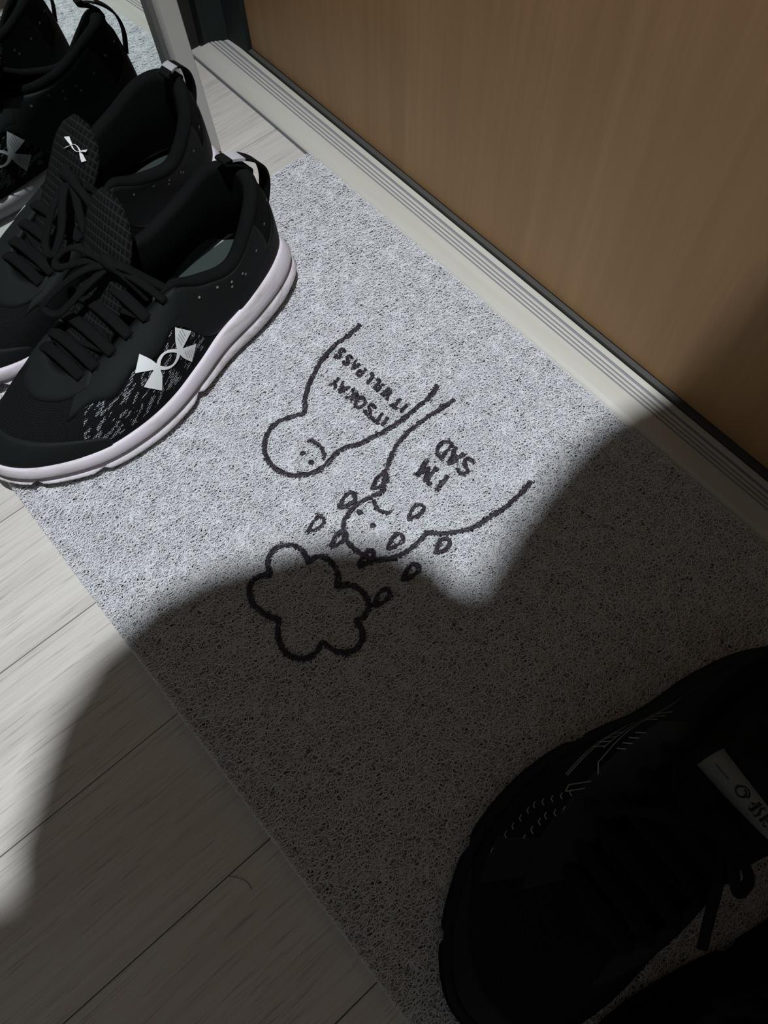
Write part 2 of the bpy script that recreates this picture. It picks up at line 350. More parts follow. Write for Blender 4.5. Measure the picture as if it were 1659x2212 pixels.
# leaning mirror: local X along its foot toward the door, Y = out of the glass, Z up the slope
TH, PH = math.radians(5.8), math.radians(-1.6)
nrm = Vector((math.cos(TH) * math.cos(PH), math.sin(PH) * math.cos(TH), math.sin(TH)))
hor = Vector((math.sin(-PH), math.cos(PH), 0)); upv = nrm.cross(hor) * -1
if upv.z < 0: upv = -upv
mirror = empty('leaning_mirror')
mm = Matrix.Identity(4)
for i in range(3): mm[i][0] = hor[i]; mm[i][1] = -nrm[i]; mm[i][2] = upv[i]
mm.translation = Vector((-.587, .2874, 0.0)) + nrm * 0.0 + Vector((0, 0, .0035))
mirror.matrix_world = mm
tag(mirror, 'tall silver-framed mirror leaning against the wall behind the sneakers', 'mirror')
MW, MH, FW, FD = .42, 1.38, .0205, .028     # width, height, face width, depth
def rail(pts, name='frame_rail'):
    """mitred rail with a rounded face and a sloped inner lip; pts: outer a, outer b, inner b, inner a in the mirror plane (x, z)"""
    oa, ob, ib, ia = [np.array(p, float) for p in pts]
    prof = [(0, FD), (0, .002), (.06, 0), (.84, 0), (.94, .0010), (1.0, .0035), (1.0, .018), (1.0, FD)]
    V = []
    for (o_, i_) in ((oa, ia), (ob, ib)):
        for s_, d_ in prof:
            p = o_ + (i_ - o_) * s_; V.append((p[0], d_, p[1]))
    n = len(prof)
    F = [(i, (i + 1) % n, (i + 1) % n + n, i + n) for i in range(n)] + [tuple(range(n))[::-1], tuple(range(n, 2 * n))]
    return mk(name, V, F, M_frame, mirror, False)
e = .0001
rail([(0, 0 + e), (0, MH - e), (-FW, MH - FW - e), (-FW, FW + e)])
rail([(-MW, 0 + e), (-MW, MH - e), (-MW + FW, MH - FW - e), (-MW + FW, FW + e)])
rail([(0 - e, 0), (-MW + e, 0), (-MW + FW + e, FW), (-FW - e, FW)])
rail([(0 - e, MH), (-MW + e, MH), (-MW + FW + e, MH - FW), (-FW - e, MH - FW)])
MB().box(-MW + FW * .9, -FW * .9, .0160, .0190, FW * .9, MH - FW * .9).build('mirror_glass', M_glass, mirror)
MB().box(-MW + FW * .7, -FW * .7, .0195, .0240, FW * .7, MH - FW * .7).build('backing_board', M_back, mirror)

# ================================================================== door mat of white vinyl coils
MX0, MY0, MW_, ML_ = -.5235, -.0517, .3972, .7944
TS = MW_ / 3
doormat = empty('doormat', (MX0, MY0, 0))
tag(doormat, 'white vinyl coil doormat with two black line figures and a rain cloud drawing', 'doormat')
MB().box(.001, ML_ - .001, .001, MW_ - .001, .0004, .0016).build('gap_sheet', M_gap_sheet, doormat)  # added sheet below the unbacked coils, sets how dark their gaps look

def coil_mesh(name, n_strands, size, z0, z1, r, mat, paths=None, amp=.0035, seg=.0011):
    """triangular vinyl strands as random curls, wrapped so that tiles meet"""
    Vs = []; Fs = []; base = 0
    for si in range(n_strands):
        L = RNG.uniform(.035, .08); n = int(L / seg)
        s = np.arange(n) * seg
        rad = RNG.uniform(.0018, .0046); w0 = 1 / rad * RNG.choice([-1, 1]); ph = RNG.uniform(0, 2 * math.pi)
        da = RNG.uniform(0, 6.28); drift = (.26 * math.cos(da), .26 * math.sin(da))
        ang = ph + w0 * s + RNG.uniform(.4, 1.7) * np.sin(s / RNG.uniform(.006, .016) + RNG.uniform(0, 6))
        dx = np.cos(ang) * seg * .84 + drift[0] * seg; dy = np.sin(ang) * seg * 1.22 + drift[1] * seg
        px = np.cumsum(dx) + size * ((si * .7548777) % 1); py = np.cumsum(dy) + size * ((si * .5698403) % 1)
        top = RNG.uniform(0, 1) ** .55
        zc = z0 + (z1 - z0) * top
        pz = np.clip(zc + .0011 * np.sin(s / RNG.uniform(.0016, .004) + RNG.uniform(0, 6)), z0, z1)
        cell = np.floor(np.stack([px, py], 1) / size).astype(int)
        brk = np.flatnonzero(np.any(np.diff(cell, axis=0) != 0, axis=1)) + 1
        for a, c_ in zip(np.r_[0, brk], np.r_[brk, n]):
            if c_ - a < 2: continue
            a1, c1 = max(0, a - 1), min(n, c_ + 1)     # overlap one step so that pieces meet across a tile edge
            P = np.stack([px[a1:c1] - cell[a, 0] * size, py[a1:c1] - cell[a, 1] * size, pz[a1:c1]], 1)
            Vn, Fn = strand(P, r); Vs.append(Vn); Fs.append(Fn + base); base += len(Vn)
    return np.concatenate(Vs), np.concatenate(Fs)

def strand(P, r):
    n = len(P); T = np.gradient(P, axis=0); T /= np.linalg.norm(T, axis=1)[:, None] + 1e-12
    S = np.stack([-T[:, 1], T[:, 0], 0 * T[:, 0]], 1); S /= np.linalg.norm(S, axis=1)[:, None] + 1e-9
    U = np.cross(T, S)
    V = np.empty((n, 3, 3))
    for k_, a in enumerate((math.pi / 2, math.pi * 7 / 6, math.pi * 11 / 6)):
        V[:, k_] = P + r * (math.cos(a) * S + math.sin(a) * U)
    i = np.arange(n - 1)[:, None] * 3
    F = np.concatenate([np.concatenate([i + k_, i + 3 + k_, i + 3 + (k_ + 1) % 3, i + (k_ + 1) % 3], 1) for k_ in range(3)])
    return V.reshape(-1, 3), F

def quad_mesh(name, V, F, mat):
    me = bpy.data.meshes.new(name)
    me.vertices.add(len(V)); me.vertices.foreach_set('co', np.asarray(V, np.float32).ravel())
    me.loops.add(F.size); me.loops.foreach_set('vertex_index', F.astype(np.int32).ravel())
    me.polygons.add(len(F)); me.polygons.foreach_set('loop_start', np.arange(len(F), dtype=np.int32) * 4)
    me.polygons.foreach_set('loop_total', np.full(len(F), 4, np.int32))
    me.polygons.foreach_set('use_smooth', np.ones(len(F), bool))
    me.update(calc_edges=True); me.validate(); me.materials.append(mat)
    return me

Vc, Fc = coil_mesh('coil_tile', N_STRANDS, TS, .0016, .0092, .00040, M_coil)
tile_me = quad_mesh('coil_tile', Vc, Fc, M_coil)
# one object: the tile repeated 6 x 3 by geometry nodes
pts_me = bpy.data.meshes.new('coil_tile_corners')
pts_me.from_pydata([(i * TS, j * TS, 0) for i in range(6) for j in range(3)], [], [])
pile = bpy.data.objects.new('coil_pile', pts_me); COL.objects.link(pile); pile.parent = doormat; tag(pile, kind='stuff')
tile_ob = bpy.data.objects.new('coil_pile', tile_me); tile_ob.hide_render = True; tile_ob.hide_viewport = True
ng = bpy.data.node_groups.new('repeat_tile', 'GeometryNodeTree')
ng.interface.new_socket('Geometry', in_out='INPUT', socket_type='NodeSocketGeometry')
ng.interface.new_socket('Geometry', in_out='OUTPUT', socket_type='NodeSocketGeometry')
gi = ng.nodes.new('NodeGroupInput'); go = ng.nodes.new('NodeGroupOutput')
iop = ng.nodes.new('GeometryNodeInstanceOnPoints'); oi = ng.nodes.new('GeometryNodeObjectInfo'); oi.inputs['Object'].default_value = tile_ob
ng.links.new(gi.outputs[0], iop.inputs['Points']); ng.links.new(oi.outputs['Geometry'], iop.inputs['Instance']); ng.links.new(iop.outputs[0], go.inputs[0])
md = pile.modifiers.new('tiles', 'NODES'); md.node_group = ng
COL.objects.link(tile_ob)

def resample(P, step):
    P = np.asarray(P, float); d = np.r_[0, np.cumsum(np.linalg.norm(np.diff(P, axis=0), axis=1))]
    n = max(3, int(d[-1] / step)); s = np.linspace(0, d[-1], n)
    return np.stack([np.interp(s, d, P[:, i]) for i in range(P.shape[1])], 1)

def inked(name, strokes, width, smooth_=True, label=None, z=.0103, dens=1.0):
    """a stroke of black coils lying along each polyline"""
    Vs, Fs, base = [], [], 0
    for st in strokes:
        P = np.array([(x - MX0, y - MY0) for x, y in st])
        if smooth_ and len(P) > 3: P = catmull(P, 8)
        P = resample(P, .0006)
        length = len(P) * .0006
        T = np.gradient(P, axis=0); T /= np.linalg.norm(T, axis=1)[:, None] + 1e-9; N = np.stack([-T[:, 1], T[:, 0]], 1)
        core = int(8 * dens)
        for q in range(core):                       # long strands that snake inside the stroke
            off = width * .5 * (np.sin(np.arange(len(P)) * .0006 / RNG.uniform(.0012, .0028) + RNG.uniform(0, 6)) * .30 + RNG.uniform(-.62, .62))
            zz = z - RNG.uniform(0, .0012) + .0003 * np.sin(np.arange(len(P)) / RNG.uniform(2, 5))
            Vn, Fn = strand(np.c_[P + N * off[:, None], zz], .00045); Vs.append(Vn); Fs.append(Fn + base); base += len(Vn)
        for q in range(int(length / .0011 * dens)): # short curls across it
            i = RNG.integers(0, len(P)); c_ = P[i] + N[i] * RNG.uniform(-.30, .30) * width
            rr = RNG.uniform(.0006, .0013); a0 = RNG.uniform(0, 6.28); a = a0 + np.linspace(0, RNG.uniform(2, 5), 8)
            C = np.c_[c_[0] + rr * (np.cos(a) - math.cos(a0)) * .8, c_[1] + rr * (np.sin(a) - math.sin(a0)) * .8, np.full(8, z + RNG.uniform(-.0008, .0003))]
            Vn, Fn = strand(C, .00042); Vs.append(Vn); Fs.append(Fn + base); base += len(Vn)
        # melted core under the curls
        o_, f_ = tube(np.c_[P, np.full(len(P), z - .0012)][::4 if len(P) > 12 else 1], width * .46, 6, .25)
        fq = np.array([f for f in f_ if len(f) == 4]); Vs.append(np.array(o_)); Fs.append(fq + base); base += len(o_)
    ob = bpy.data.objects.new(name, quad_mesh(name, np.concatenate(Vs), np.concatenate(Fs), M_ink)); COL.objects.link(ob); ob.parent = doormat
    if label: ob['label'] = label
    return ob

SW = .0046
inked('figure_outline', [FIG1], SW, label='black outline of the smiling comforting figure')
inked('figure_outline', [FIG2], SW, label='black outline of the sad figure under the raindrops')
inked('cloud_outline', [CLOUD], SW, label='black outline of the rain cloud')
for M_, nm in ((MOUTH1, 'smiling mouth'), (MOUTH2, 'frowning mouth')): inked('mouth', [M_], .0036, label='black ' + nm)
for p in EYES1 + EYES2:
    inked('eye', [[(p[0] + .0012 * math.cos(a), p[1] + .0012 * math.sin(a)) for a in np.linspace(0, 6.28, 7)]], .0030, False)
# raindrop: pointed end toward the cloud side, round end away
PXD = np.array([DROP_A, DROP_B])     # world steps of the two picture-independent drop axes (tip direction, side direction)
for c_ in DROPS:
    c_ = np.array(c_); tip, side = PXD
    loop = [(1.0, 0), (.45, .33), (-.15, .52), (-.62, .48), (-.88, .05), (-.66, -.42), (-.15, -.48), (.45, -.28), (1.0, 0)]
    inked('raindrop', [[tuple(c_ + tip * a + side * b_) for a, b_ in loop]], .0036, True)
inked('lettering', TXT_OKAY, .0033, False, "lettering IT'S OKAY", dens=.8)
inked('lettering', TXT_PASS, .0030, False, 'lettering IT WILL PASS', dens=.8)
inked('lettering', TXT_IM, .0042, False, "lettering I'M", dens=.8)
inked('lettering', TXT_SAD, .0042, False, 'lettering SAD', dens=.8)
# ================================================================== running shoes
# outline control points (s lateral, f forward), feather-line height, rim point (s, f, z)
CTRL = [((0, 0), .050, (0, .018, .113)), ((.022, .005), .049, (.019, .025, .110)), ((.036, .028), .046, (.030, .044, .096)),
        ((.044, .065), .041, (.034, .072, .075)), ((.047, .104), .036, (.032, .100, .081)), ((.054, .135), .033, (.027, .122, .092)),
        ((.060, .168), .030, (.022, .145, .084)), ((.060, .200), .028, (.018, .168, .075)), ((.053, .234), .026, (.015, .190, .067)),
        ((.038, .264), .025, (.009, .206, .061)), ((.017, .290), .026, (-.001, .213, .059)), ((-.008, .302), .027, (-.010, .215, .059)),
        ((-.034, .292), .026, (-.020, .213, .059)), ((-.048, .266), .025, (-.029, .206, .060)), ((-.053, .236), .026, (-.033, .190, .066)),
        ((-.052, .205), .028, (-.033, .168, .074)), ((-.046, .17), .030, (-.031, .145, .083)), ((-.039, .135), .033, (-.030, .122, .091)),
        ((-.035, .10), .036, (-.032, .10, .090)), ((-.036, .06), .041, (-.034, .066, .095)), ((-.033, .025), .046, (-.030, .038, .107)),
        ((-.018, .005), .049, (-.017, .024, .112))]
NC = len(CTRL)
OUT = np.array([c[0] for c in CTRL]); FEA = np.array([c[1] for c in CTRL]); RIM = np.array([c[2] for c in CTRL])

def cyc(A, t):
    """closed Catmull-Rom through A at parameters t (in control units)"""
    t = np.asarray(t, float) % NC; i = np.floor(t).astype(int); u = (t - i)[..., None]
    A = A if A.ndim == 2 else A[:, None]
    p0, p1, p2, p3 = (A[(i + d) % NC] for d in (-1, 0, 1, 2))
    return .5 * (2 * p1 + (p2 - p0) * u + (2 * p0 - 5 * p1 + 4 * p2 - p3) * u * u + (3 * p1 - p0 - 3 * p2 + p3) * u ** 3)

class Shoe:
    def __init__(s, side, scale=(1, 1, 1), swap=False):
        s.RIM = RIM.copy()
        if swap: s.RIM[:, 2] = RIM[(-np.arange(NC)) % NC, 2]      # the far side of the collar stands higher
        s.side = side; s.sc = np.array(scale)       # side +1: lateral is local +X (right foot)
    def loc(s, P):                                   # (s, f, z) -> local mesh coordinates
        P = np.asarray(P, float) * s.sc
        Q = P.copy(); Q[..., 0] = P[..., 0] * s.side
        return Q
    def outline(s, t, off=0.0):
        P = cyc(OUT, t); D = cyc(OUT, np.asarray(t) + .02) - cyc(OUT, np.asarray(t) - .02)
        N = np.stack([D[..., 1], -D[..., 0]], -1); N /= np.linalg.norm(N, axis=-1)[..., None] + 1e-12
        return P + N * np.asarray(off)[..., None] if np.ndim(off) else P + N * off
    def feather(s, t): return cyc(FEA, t)[..., 0]
    def U(s, t, v):
        """upper surface: v = 0 at the sole, 1 at the rim"""
        t, v = np.broadcast_arrays(np.asarray(t, float), np.asarray(v, float))
        R = cyc(s.RIM, t); zb = s.feather(t) - .003
        heel = np.clip(1 - R[..., 1] / .12, 0, 1)
        B2 = s.outline(t, -(.0062 + .0050 * heel)); B = np.concatenate([B2, zb[..., None]], -1)
        toe = np.exp(-((t % NC - 11) / 2.6) ** 2)
        kk = (.10 + .10 * toe)[..., None]; mm_ = (.66 - .02 * toe)
        C = B * (1 - kk) + R * kk; C[..., 2] = zb + (R[..., 2] - zb) * mm_
        v = v[..., None]
        return (1 - v) ** 2 * B + 2 * v * (1 - v) * C + v * v * R
    def nrm(s, t, v, e=1e-3):
        a = s.U(t + e, v) - s.U(t - e, v); b = s.U(t, v + e) - s.U(t, v - e)
        n = np.cross(a, b); n /= np.linalg.norm(n, axis=-1)[..., None] + 1e-12
        return n            # outward
    def on(s, t, v, off): return s.U(t, v) + s.nrm(t, v) * np.asarray(off)[..., None] if np.ndim(off) else s.U(t, v) + s.nrm(t, v) * off
    def mesh(s, name, P, F, mat, parent, smooth=True, uv=None):
        V = s.loc(np.asarray(P, float).reshape(-1, 3))
        if s.side > 0: F = [tuple(f)[::-1] for f in F]
        return mk(name, V, F, mat, parent, smooth, uv)
    def patch(s, name, t0, t1, lo, hi, mat, parent, nt=40, nv=8, th=.0012):
        ts = np.linspace(t0, t1, nt); a = (ts - t0) / (t1 - t0)
        lo = lo(a) if callable(lo) else np.full(nt, lo); hi = hi(a) if callable(hi) else np.full(nt, hi)
        w = np.linspace(0, 1, nv)[None, :]
        V_ = lo[:, None] * (1 - w) + hi[:, None] * w; T_ = np.repeat(ts[:, None], nv, 1)
        edge = np.minimum(np.minimum(w, 1 - w) * (nv - 1), np.minimum(a, 1 - a)[:, None] * (nt - 1)); edge = np.clip(edge, 0, 1)
        G = s.on(T_, V_, th * (.35 + .65 * edge))
        VV, FF = slab(G, 0); n = nt * nv
        VV = list(G.reshape(-1, 3)) + list(s.on(T_, V_, -.0003).reshape(-1, 3))
        return s.mesh(name, VV, [f[::-1] for f in FF], mat, parent)
    def frame(s, t0, v0, rot=0.0):
        P = s.U(np.array(t0), np.array(v0)); n = s.nrm(np.array(t0), np.array(v0))
        e1 = np.array([0, 1., 0]); e1 -= n * (e1 @ n); e1 /= np.linalg.norm(e1); e2 = np.cross(n, e1)
        c_, s_ = math.cos(rot), math.sin(rot)
        return P, n, e1 * c_ + e2 * s_, -e1 * s_ + e2 * c_
    def stick2(s, pts, t0, v0, rot=0.0, off=.0008):
        P, n, e1, e2 = s.frame(t0, v0, rot); pts = np.asarray(pts, float)
        Q = P + pts[:, :1] * e1 + pts[:, 1:] * e2
        t = np.full(len(pts), float(t0)); v = np.full(len(pts), float(v0))
        for _ in range(6):
            S = s.U(t, v); a = (s.U(t + 1e-3, v) - S) / 1e-3; b = (s.U(t, v + 1e-3) - S) / 1e-3; r = Q - S
            aa = (a * a).sum(1); bb = (b * b).sum(1); ab = (a * b).sum(1); ra = (r * a).sum(1); rb = (r * b).sum(1)
            det = aa * bb - ab * ab + 1e-14
            t += np.clip((ra * bb - rb * ab) / det, -.5, .5); v += np.clip((rb * aa - ra * ab) / det, -.2, .2)
        return s.on(t, v, off)
    def strip(s, pts, width, t0, v0, rot=0.0, off=.0008):
        """flat printed line of given half widths along a 2-D polyline"""
        P = np.asarray(pts, float); w_ = np.broadcast_to(np.asarray(width, float), (len(P),))[:, None]
        T = np.gradient(P, axis=0); T /= np.linalg.norm(T, axis=1)[:, None] + 1e-12; N = np.stack([-T[:, 1], T[:, 0]], 1)
        L = np.stack([P + N * w_, P + N * w_ * .33, P - N * w_ * .33, P - N * w_], 1).reshape(-1, 2)
        return s.stick2(L, t0, v0, rot, off), grid_faces(len(P), 4)

def logo_arcs(size):
    """two interlocking arcs with flared ends"""
    c1 = catmull([(-.92, .50), (-.64, .24), (-.45, .03), (-.24, -.17), (0, -.245), (.24, -.17), (.45, .03), (.64, .24), (.92, .50)], 6)
    u = np.linspace(-1, 1, len(c1)); w_ = (.035 + .05 * np.clip(np.abs(u) * 1.4, 0, 1) + .23 * np.clip((np.abs(u) - .42) / .58, 0, 1) ** 1.2)
    return (c1 * size, w_ * size), (c1 * np.array([1, -1]) * size, w_ * size)

def build_shoe(name, side, loc, toe_out, variant, label, group, scale=(1, 1, 1), bow=1, tongue_shift=0.0, tongue_logo=False, blue=False):
    S = Shoe(side, scale, tongue_logo)
    # wearer faces local +Y; the object is turned so that this runs away from the door
    root = empty(name, loc, math.pi + side * -toe_out)
    tag(root, label, 'shoe', group)
    ua = variant == 'white'
    M_smooth = globals()['M_smooth'] if ua else M_smooth_dark
    foam = M_rubber if ua else M_black_foam; low = M_rubber_low if ua else M_black_foam
    kn = M_knit if ua else M_knit_plain
    ts = np.linspace(0, NC, 161)[:-1]; n = len(ts); fz = S.feather(ts)
    f_ = cyc(OUT, ts)[:, 1] / .302
    spring = .010 * np.clip((f_ - .72) / .28, 0, 1) ** 2 + .006 * np.clip((.12 - f_) / .12, 0, 1) ** 2   # toe and heel spring
    heel = np.clip(1 - f_ / .4, 0, 1)
    # midsole sidewall (upper band) above a shadow groove
    mid = fz * .46
    def ring(z, off): return np.concatenate([S.outline(ts, off), np.asarray(z)[:, None]], 1)
    rings = [ring(mid, -.0062), ring(mid + .0012, -.0030), ring(mid + (fz - mid) * .35, -.0012 + .0 * f_), ring(mid + (fz - mid) * .75, -.0036 - .0030 * heel),
             ring(fz - .0008, -.0058 - .0048 * heel), ring(fz - .004, -.0080 - .0048 * heel), ring(.024 - .012 * np.clip(f_, 0, 1), -.0098 - .0048 * heel)]
    G = np.stack(rings, 1); F = grid_faces(n, len(rings), True)
    V = list(G.reshape(-1, 3)); kR = len(rings)
    F += [tuple(i * kR for i in range(n))[::-1], tuple(i * kR + kR - 1 for i in range(n))]
    S.mesh('midsole', V, F, foam, root)
    # outsole pods: lower band cut by notches
    notch = np.zeros(n)
    tt = ts % NC
    for c_, wd in ((5.4, .10), (8.3, .08), (9.75, .09), (12.4, .09), (14.0, .08), (16.7, .10)):
        notch = np.maximum(notch, np.exp(-((tt - c_) / wd) ** 2))
    arch = np.exp(-((tt - 5.4) / .9) ** 2) + np.exp(-((tt - 16.7) / .9) ** 2)
    z0 = spring + notch * .004 + arch * .0035
    lrings = [ring(z0 + .0005, -.012), ring(z0, -.0070 - notch * .003), ring(z0 + (mid - z0) * .30, -.0014 - notch * .004), ring(z0 + (mid - z0) * .62, .0006 - notch * .0035 + .001 * heel),
              ring(mid - .0022, -.0012 - notch * .003), ring(mid - .0002, -.0055), ring(mid - .0004, -.014)]
    G = np.stack(lrings, 1); kR = len(lrings); V = list(G.reshape(-1, 3)); F = grid_faces(n, kR, True)
    F += [tuple(i * kR for i in range(n))[::-1], tuple(i * kR + kR - 1 for i in range(n))]
    S.mesh('outsole', V, F, low, root)
    # upper shell: outside plus an inside skin
    NV = 26; tu = np.linspace(0, NC, 201)[:-1]; vs = np.linspace(0, 1, NV)
    T_, V_ = np.meshgrid(tu, vs, indexing='ij'); wr = .0006 * np.sin(T_ * 9.0) * np.exp(-((T_ - 8.2) / 1.3) ** 2) * np.sin(V_ * 3.1)
    G = S.on(T_, V_, wr); Gi = S.on(T_, V_, -.0022)
    base = S.outline(tu); arc = np.r_[0, np.cumsum(np.linalg.norm(np.diff(base, axis=0), axis=1))]
    uvs = np.stack([np.repeat(arc[:, None], NV, 1), V_ * .06], -1).reshape(-1, 2)
    F = [f[::-1] for f in grid_faces(len(tu), NV, True)]; N0 = len(tu) * NV
    F += [tuple(i + N0 for i in f[::-1]) for f in F]
    for i in range(len(tu)):
        j = (i + 1) % len(tu); a, b_ = i * NV + NV - 1, j * NV + NV - 1; F.append((a, b_, b_ + N0, a + N0))
        a, b_ = i * NV, j * NV; F.append((b_, a, a + N0, b_ + N0))
    S.mesh('upper', np.concatenate([G.reshape(-1, 3), Gi.reshape(-1, 3)]), F, kn, root, True, np.concatenate([uvs, uvs]))
    # padded collar and lining
    R = cyc(S.RIM, tu); Nn = S.nrm(tu, np.full(len(tu), .97)); hor = Nn * np.array([1, 1, 0]); hor /= np.linalg.norm(hor, axis=1)[:, None] + 1e-9
    tc = np.minimum(tu, NC - tu); pad = .0012 + .0044 / (1 + np.exp((tc - 5.0) * 3)); p_ = pad[:, None]
    cc = np.stack([np.zeros_like(tu), np.clip(R[:, 1], .055, .19), np.full_like(tu, .0)], 1)
    prof = []
    for a in np.linspace(-.35, math.pi + .2, 9):
        prof.append(R + hor * (-p_ * .95 + p_ * 1.05 * math.cos(a)) + np.array([0, 0, 1.]) * (p_ * .9 * math.sin(a)))
    inward = -hor
    dep = np.clip(R[:, 2:] - .046, .004, .08)
    deep = np.clip((tc - 4.8) / 1.5, 0, 1)[:, None]
    for q, w_ in ((.25, .0035), (.6, .0028), (1.0, .0008)):
        P = R + inward * (p_ * 1.9 + w_ * (1 - deep)) - np.array([0, 0, 1.]) * dep * q * (1 - deep * .6)
        P = P - hor * 0 + hor * (q * .004) * (1 - deep); prof.append(P)
    G = np.stack(prof, 1); kR = len(prof)
    S.mesh('collar_lining', G.reshape(-1, 3), [f[::-1] for f in grid_faces(len(tu), kR, True)], M_lining, root)
    # insole sheet
    so = S.outline(np.linspace(0, NC, 61)[:-1], -.0100); so = so[:, :]; so[:, 1] = np.minimum(so[:, 1], .255)
    zi = .041 - .012 * np.clip(so[:, 1] / .25, 0, 1)
    top = np.c_[so, zi]; cen = top.mean(0) + np.array([0, -.02, -.002]); m_ = len(top)
    inner = cen + (top - cen) * .72; inner[:, 2] = .038 - .012 * np.clip(inner[:, 1] / .25, 0, 1)
    V = list(top) + list(inner) + [cen]
    F = [(i, (i + 1) % m_, (i + 1) % m_ + m_, i + m_) for i in range(m_)] + [(i + m_, (i + 1) % m_ + m_, 2 * m_) for i in range(m_)]
    S.mesh('insole', V, [f[::-1] for f in F], M_insole, root)
    if blue:
        G = np.array([[(x, y, .0405 - .012 * y / .25 + .0006) for x in np.linspace(-.006, .010, 4)] for y in np.linspace(.078, .108, 6)])
        V, F = slab(G, .0004); S.mesh('insole_print', V, F, M_shine, root); root.children[-1]['label'] = 'shiny pale blue insole print'
    # overlays
    if ua:
        S.patch('toe_cap', 7.75, 13.6, .01, lambda a: .04 + .36 * np.sin(np.pi * np.clip(a, 0, 1)) ** .45, M_smooth, root, 60, 8, .0012)
        S.patch('heel_counter', -3.6, 3.4, .01, lambda a: .30 + .50 * np.exp(-((a - .5) / .17) ** 2) , M_smooth, root, 80, 12, .0014)
        sad = lambda a: .02 + .62 * (lambda u: u * u * (3 - 2 * u))(np.clip((a - .52) / .48, 0, 1))
        S.patch('saddle', 2.0, 5.5, sad, .975, M_smooth, root, 60, 16, .0010)
        S.patch('saddle', -5.5, -2.0, lambda a: sad(1 - a), .975, M_smooth, root, 60, 16, .0010)
        S.patch('eyestay', 4.9, 9.0, lambda a: .60 + .045 * np.sin(a * 17), .995, M_smooth, root, 60, 8, .0012)
        S.patch('eyestay', -9.0, -4.9, lambda a: .62 + .045 * np.sin(a * 17), .995, M_smooth, root, 60, 8, .0012)
        S.patch('throat_bar', 8.3, 13.6, lambda a: .80 - .05 * np.sin(np.pi * a), .985, M_smooth, root, 40, 8, .0018)
        # printed arcs on both sides
        for t0, v0, rt in ((5.76, .43, .04),):
            mb = MB()
            for c_, w_ in logo_arcs(.0238):
                V, F = S.strip(c_, w_, t0, v0, rt, .0013); mb.add(S.loc(V), F)
            o = mb.build('logo_print', M_logo, root, True)
            mb2 = MB()
            for yy in (1, -1):
                for q_ in range(4):
                    x = -(.60 + q_ * .085)
                    V, F = S.strip([(x * .0238, yy * (abs(x) - .36) * .0238 * .55), (x * .0238, yy * (abs(x) - .05) * .0238 * .78)], .00022, t0, v0, rt, .0016); mb2.add(S.loc(V), F)
            mb2.build('logo_lines', M_grey, root, True); o['label'] = 'white logo of two interlocking arcs'
        # perforations in the heel overlay
        for tq, vq in ((1.1, .72), (1.8, .70), (2.4, .66), (2.95, .72), (3.3, .78), (3.7, .84), (2.9, .62), (3.35, .66), (4.3, .80)):
            for sgn in (1, -1):
                a = np.linspace(0, 2 * math.pi, 9)[:-1]
                P = S.stick2(np.c_[np.cos(a), np.sin(a)] * .0011, sgn * tq, vq, 0, .0019)
                S.mesh('perforation', P, [tuple(range(8))], M_grey, root)
        # faint embossed row of letter-like marks on the toe cap: too worn to read
        mb = MB()
        for q, t0 in enumerate(np.linspace(8.15, 9.9, 26)):
            if q % 9 == 8: continue
            h = .0016 * (1 if q % 4 else 1.5)
            V, F = S.strip([(0, -h), (.0002, 0), (0, h)], .0004, t0, .12, 0, .0016); mb.add(S.loc(V), F)
        mb.build('embossed_marks', M_blackprint, root, True)
    else:
        S.patch('toe_cap', 8.6, 13.2, .0, lambda a: .05 + .26 * np.sin(np.pi * a) ** .6, M_smooth, root, 60, 8, .0012)
        S.patch('heel_counter', -4.2, 4.2, .0, lambda a: .22 + .46 * np.exp(-((a - .5) / .2) ** 2), M_smooth, root, 80, 12, .0014)
        S.patch('eyestay', 4.6, 9.2, lambda a: .62 + .06 * a, .995, M_smooth, root, 60, 8, .0014)
        S.patch('eyestay', -9.2, -4.6, lambda a: .68 - .06 * a, .995, M_smooth, root, 60, 8, .0014)
        S.patch('side_overlay', 8.0, 8.9, .25, .70, M_smooth, root, 16, 10, .0012)
        # crossing side stripes: two long outlined bands tied by short bars
        def add_lines(nm, lines, hw, t0, v0, mat, off=.0012, lab=None):
            mb = MB()
            for L in lines:
                V, F = S.strip(resample(np.array(L, float), .003) if len(L) < 8 else L, hw, t0, v0, 0, off); mb.add(S.loc(V), F)
            o = mb.build(nm, mat, root, True)
            if lab: o['label'] = lab
        for sg in (1,):
            t0 = 5.1 * sg; k_ = 1
            def q(L): return [(x, y * k_) for x, y in L]
            def bez(a, b_, c_): 
                u = np.linspace(0, 1, 14)[:, None]; return (1 - u) ** 2 * np.array(a) + 2 * u * (1 - u) * np.array(b_) + u * u * np.array(c_)
            yv = 1 if sg > 0 else -1    # e2 points up the upper on one side and down on the other
            P, nn, e1, e2 = S.frame(t0, .4); yv = 1 if e2[2] > 0 else -1
            def f2(L): return [(x * 1.18, y * yv * 1.18) for x, y in L]
            lines = [f2(bez((.036, -.002), (.0, -.006), (-.040, -.013))), f2(bez((.036, -.0035), (.0, -.009), (-.040, -.0145)))]
            lines += [f2(bez((.022, .007), (-.004, .004), (-.038, -.008))), f2(bez((.014, .0015), (-.008, .000), (-.034, -.010)))]
            lines += [f2([(.040, .004), (.031, .017)]), f2([(.044, .006), (.036, .018)]), f2([(.040, .004), (.044, .006)]), f2([(.031, .017), (.036, .018)]), f2([(.022, .007), (.031, .017)])]
            for x in (.012, .008, .004, .000): lines.append(f2([(x + .004, -.007), (x + .001, .001)]))
            for x in (.008, .004, .000, -.004): lines.append(f2([(x + .003, .009), (x, .018)]))
            for x in (-.014, -.018, -.022): lines.append(f2([(x + .002, -.002), (x, .010)]))
            add_lines('side_stripe', lines, .00042, t0, .40, M_grey, .0013, 'pale outlined crossed side stripes')
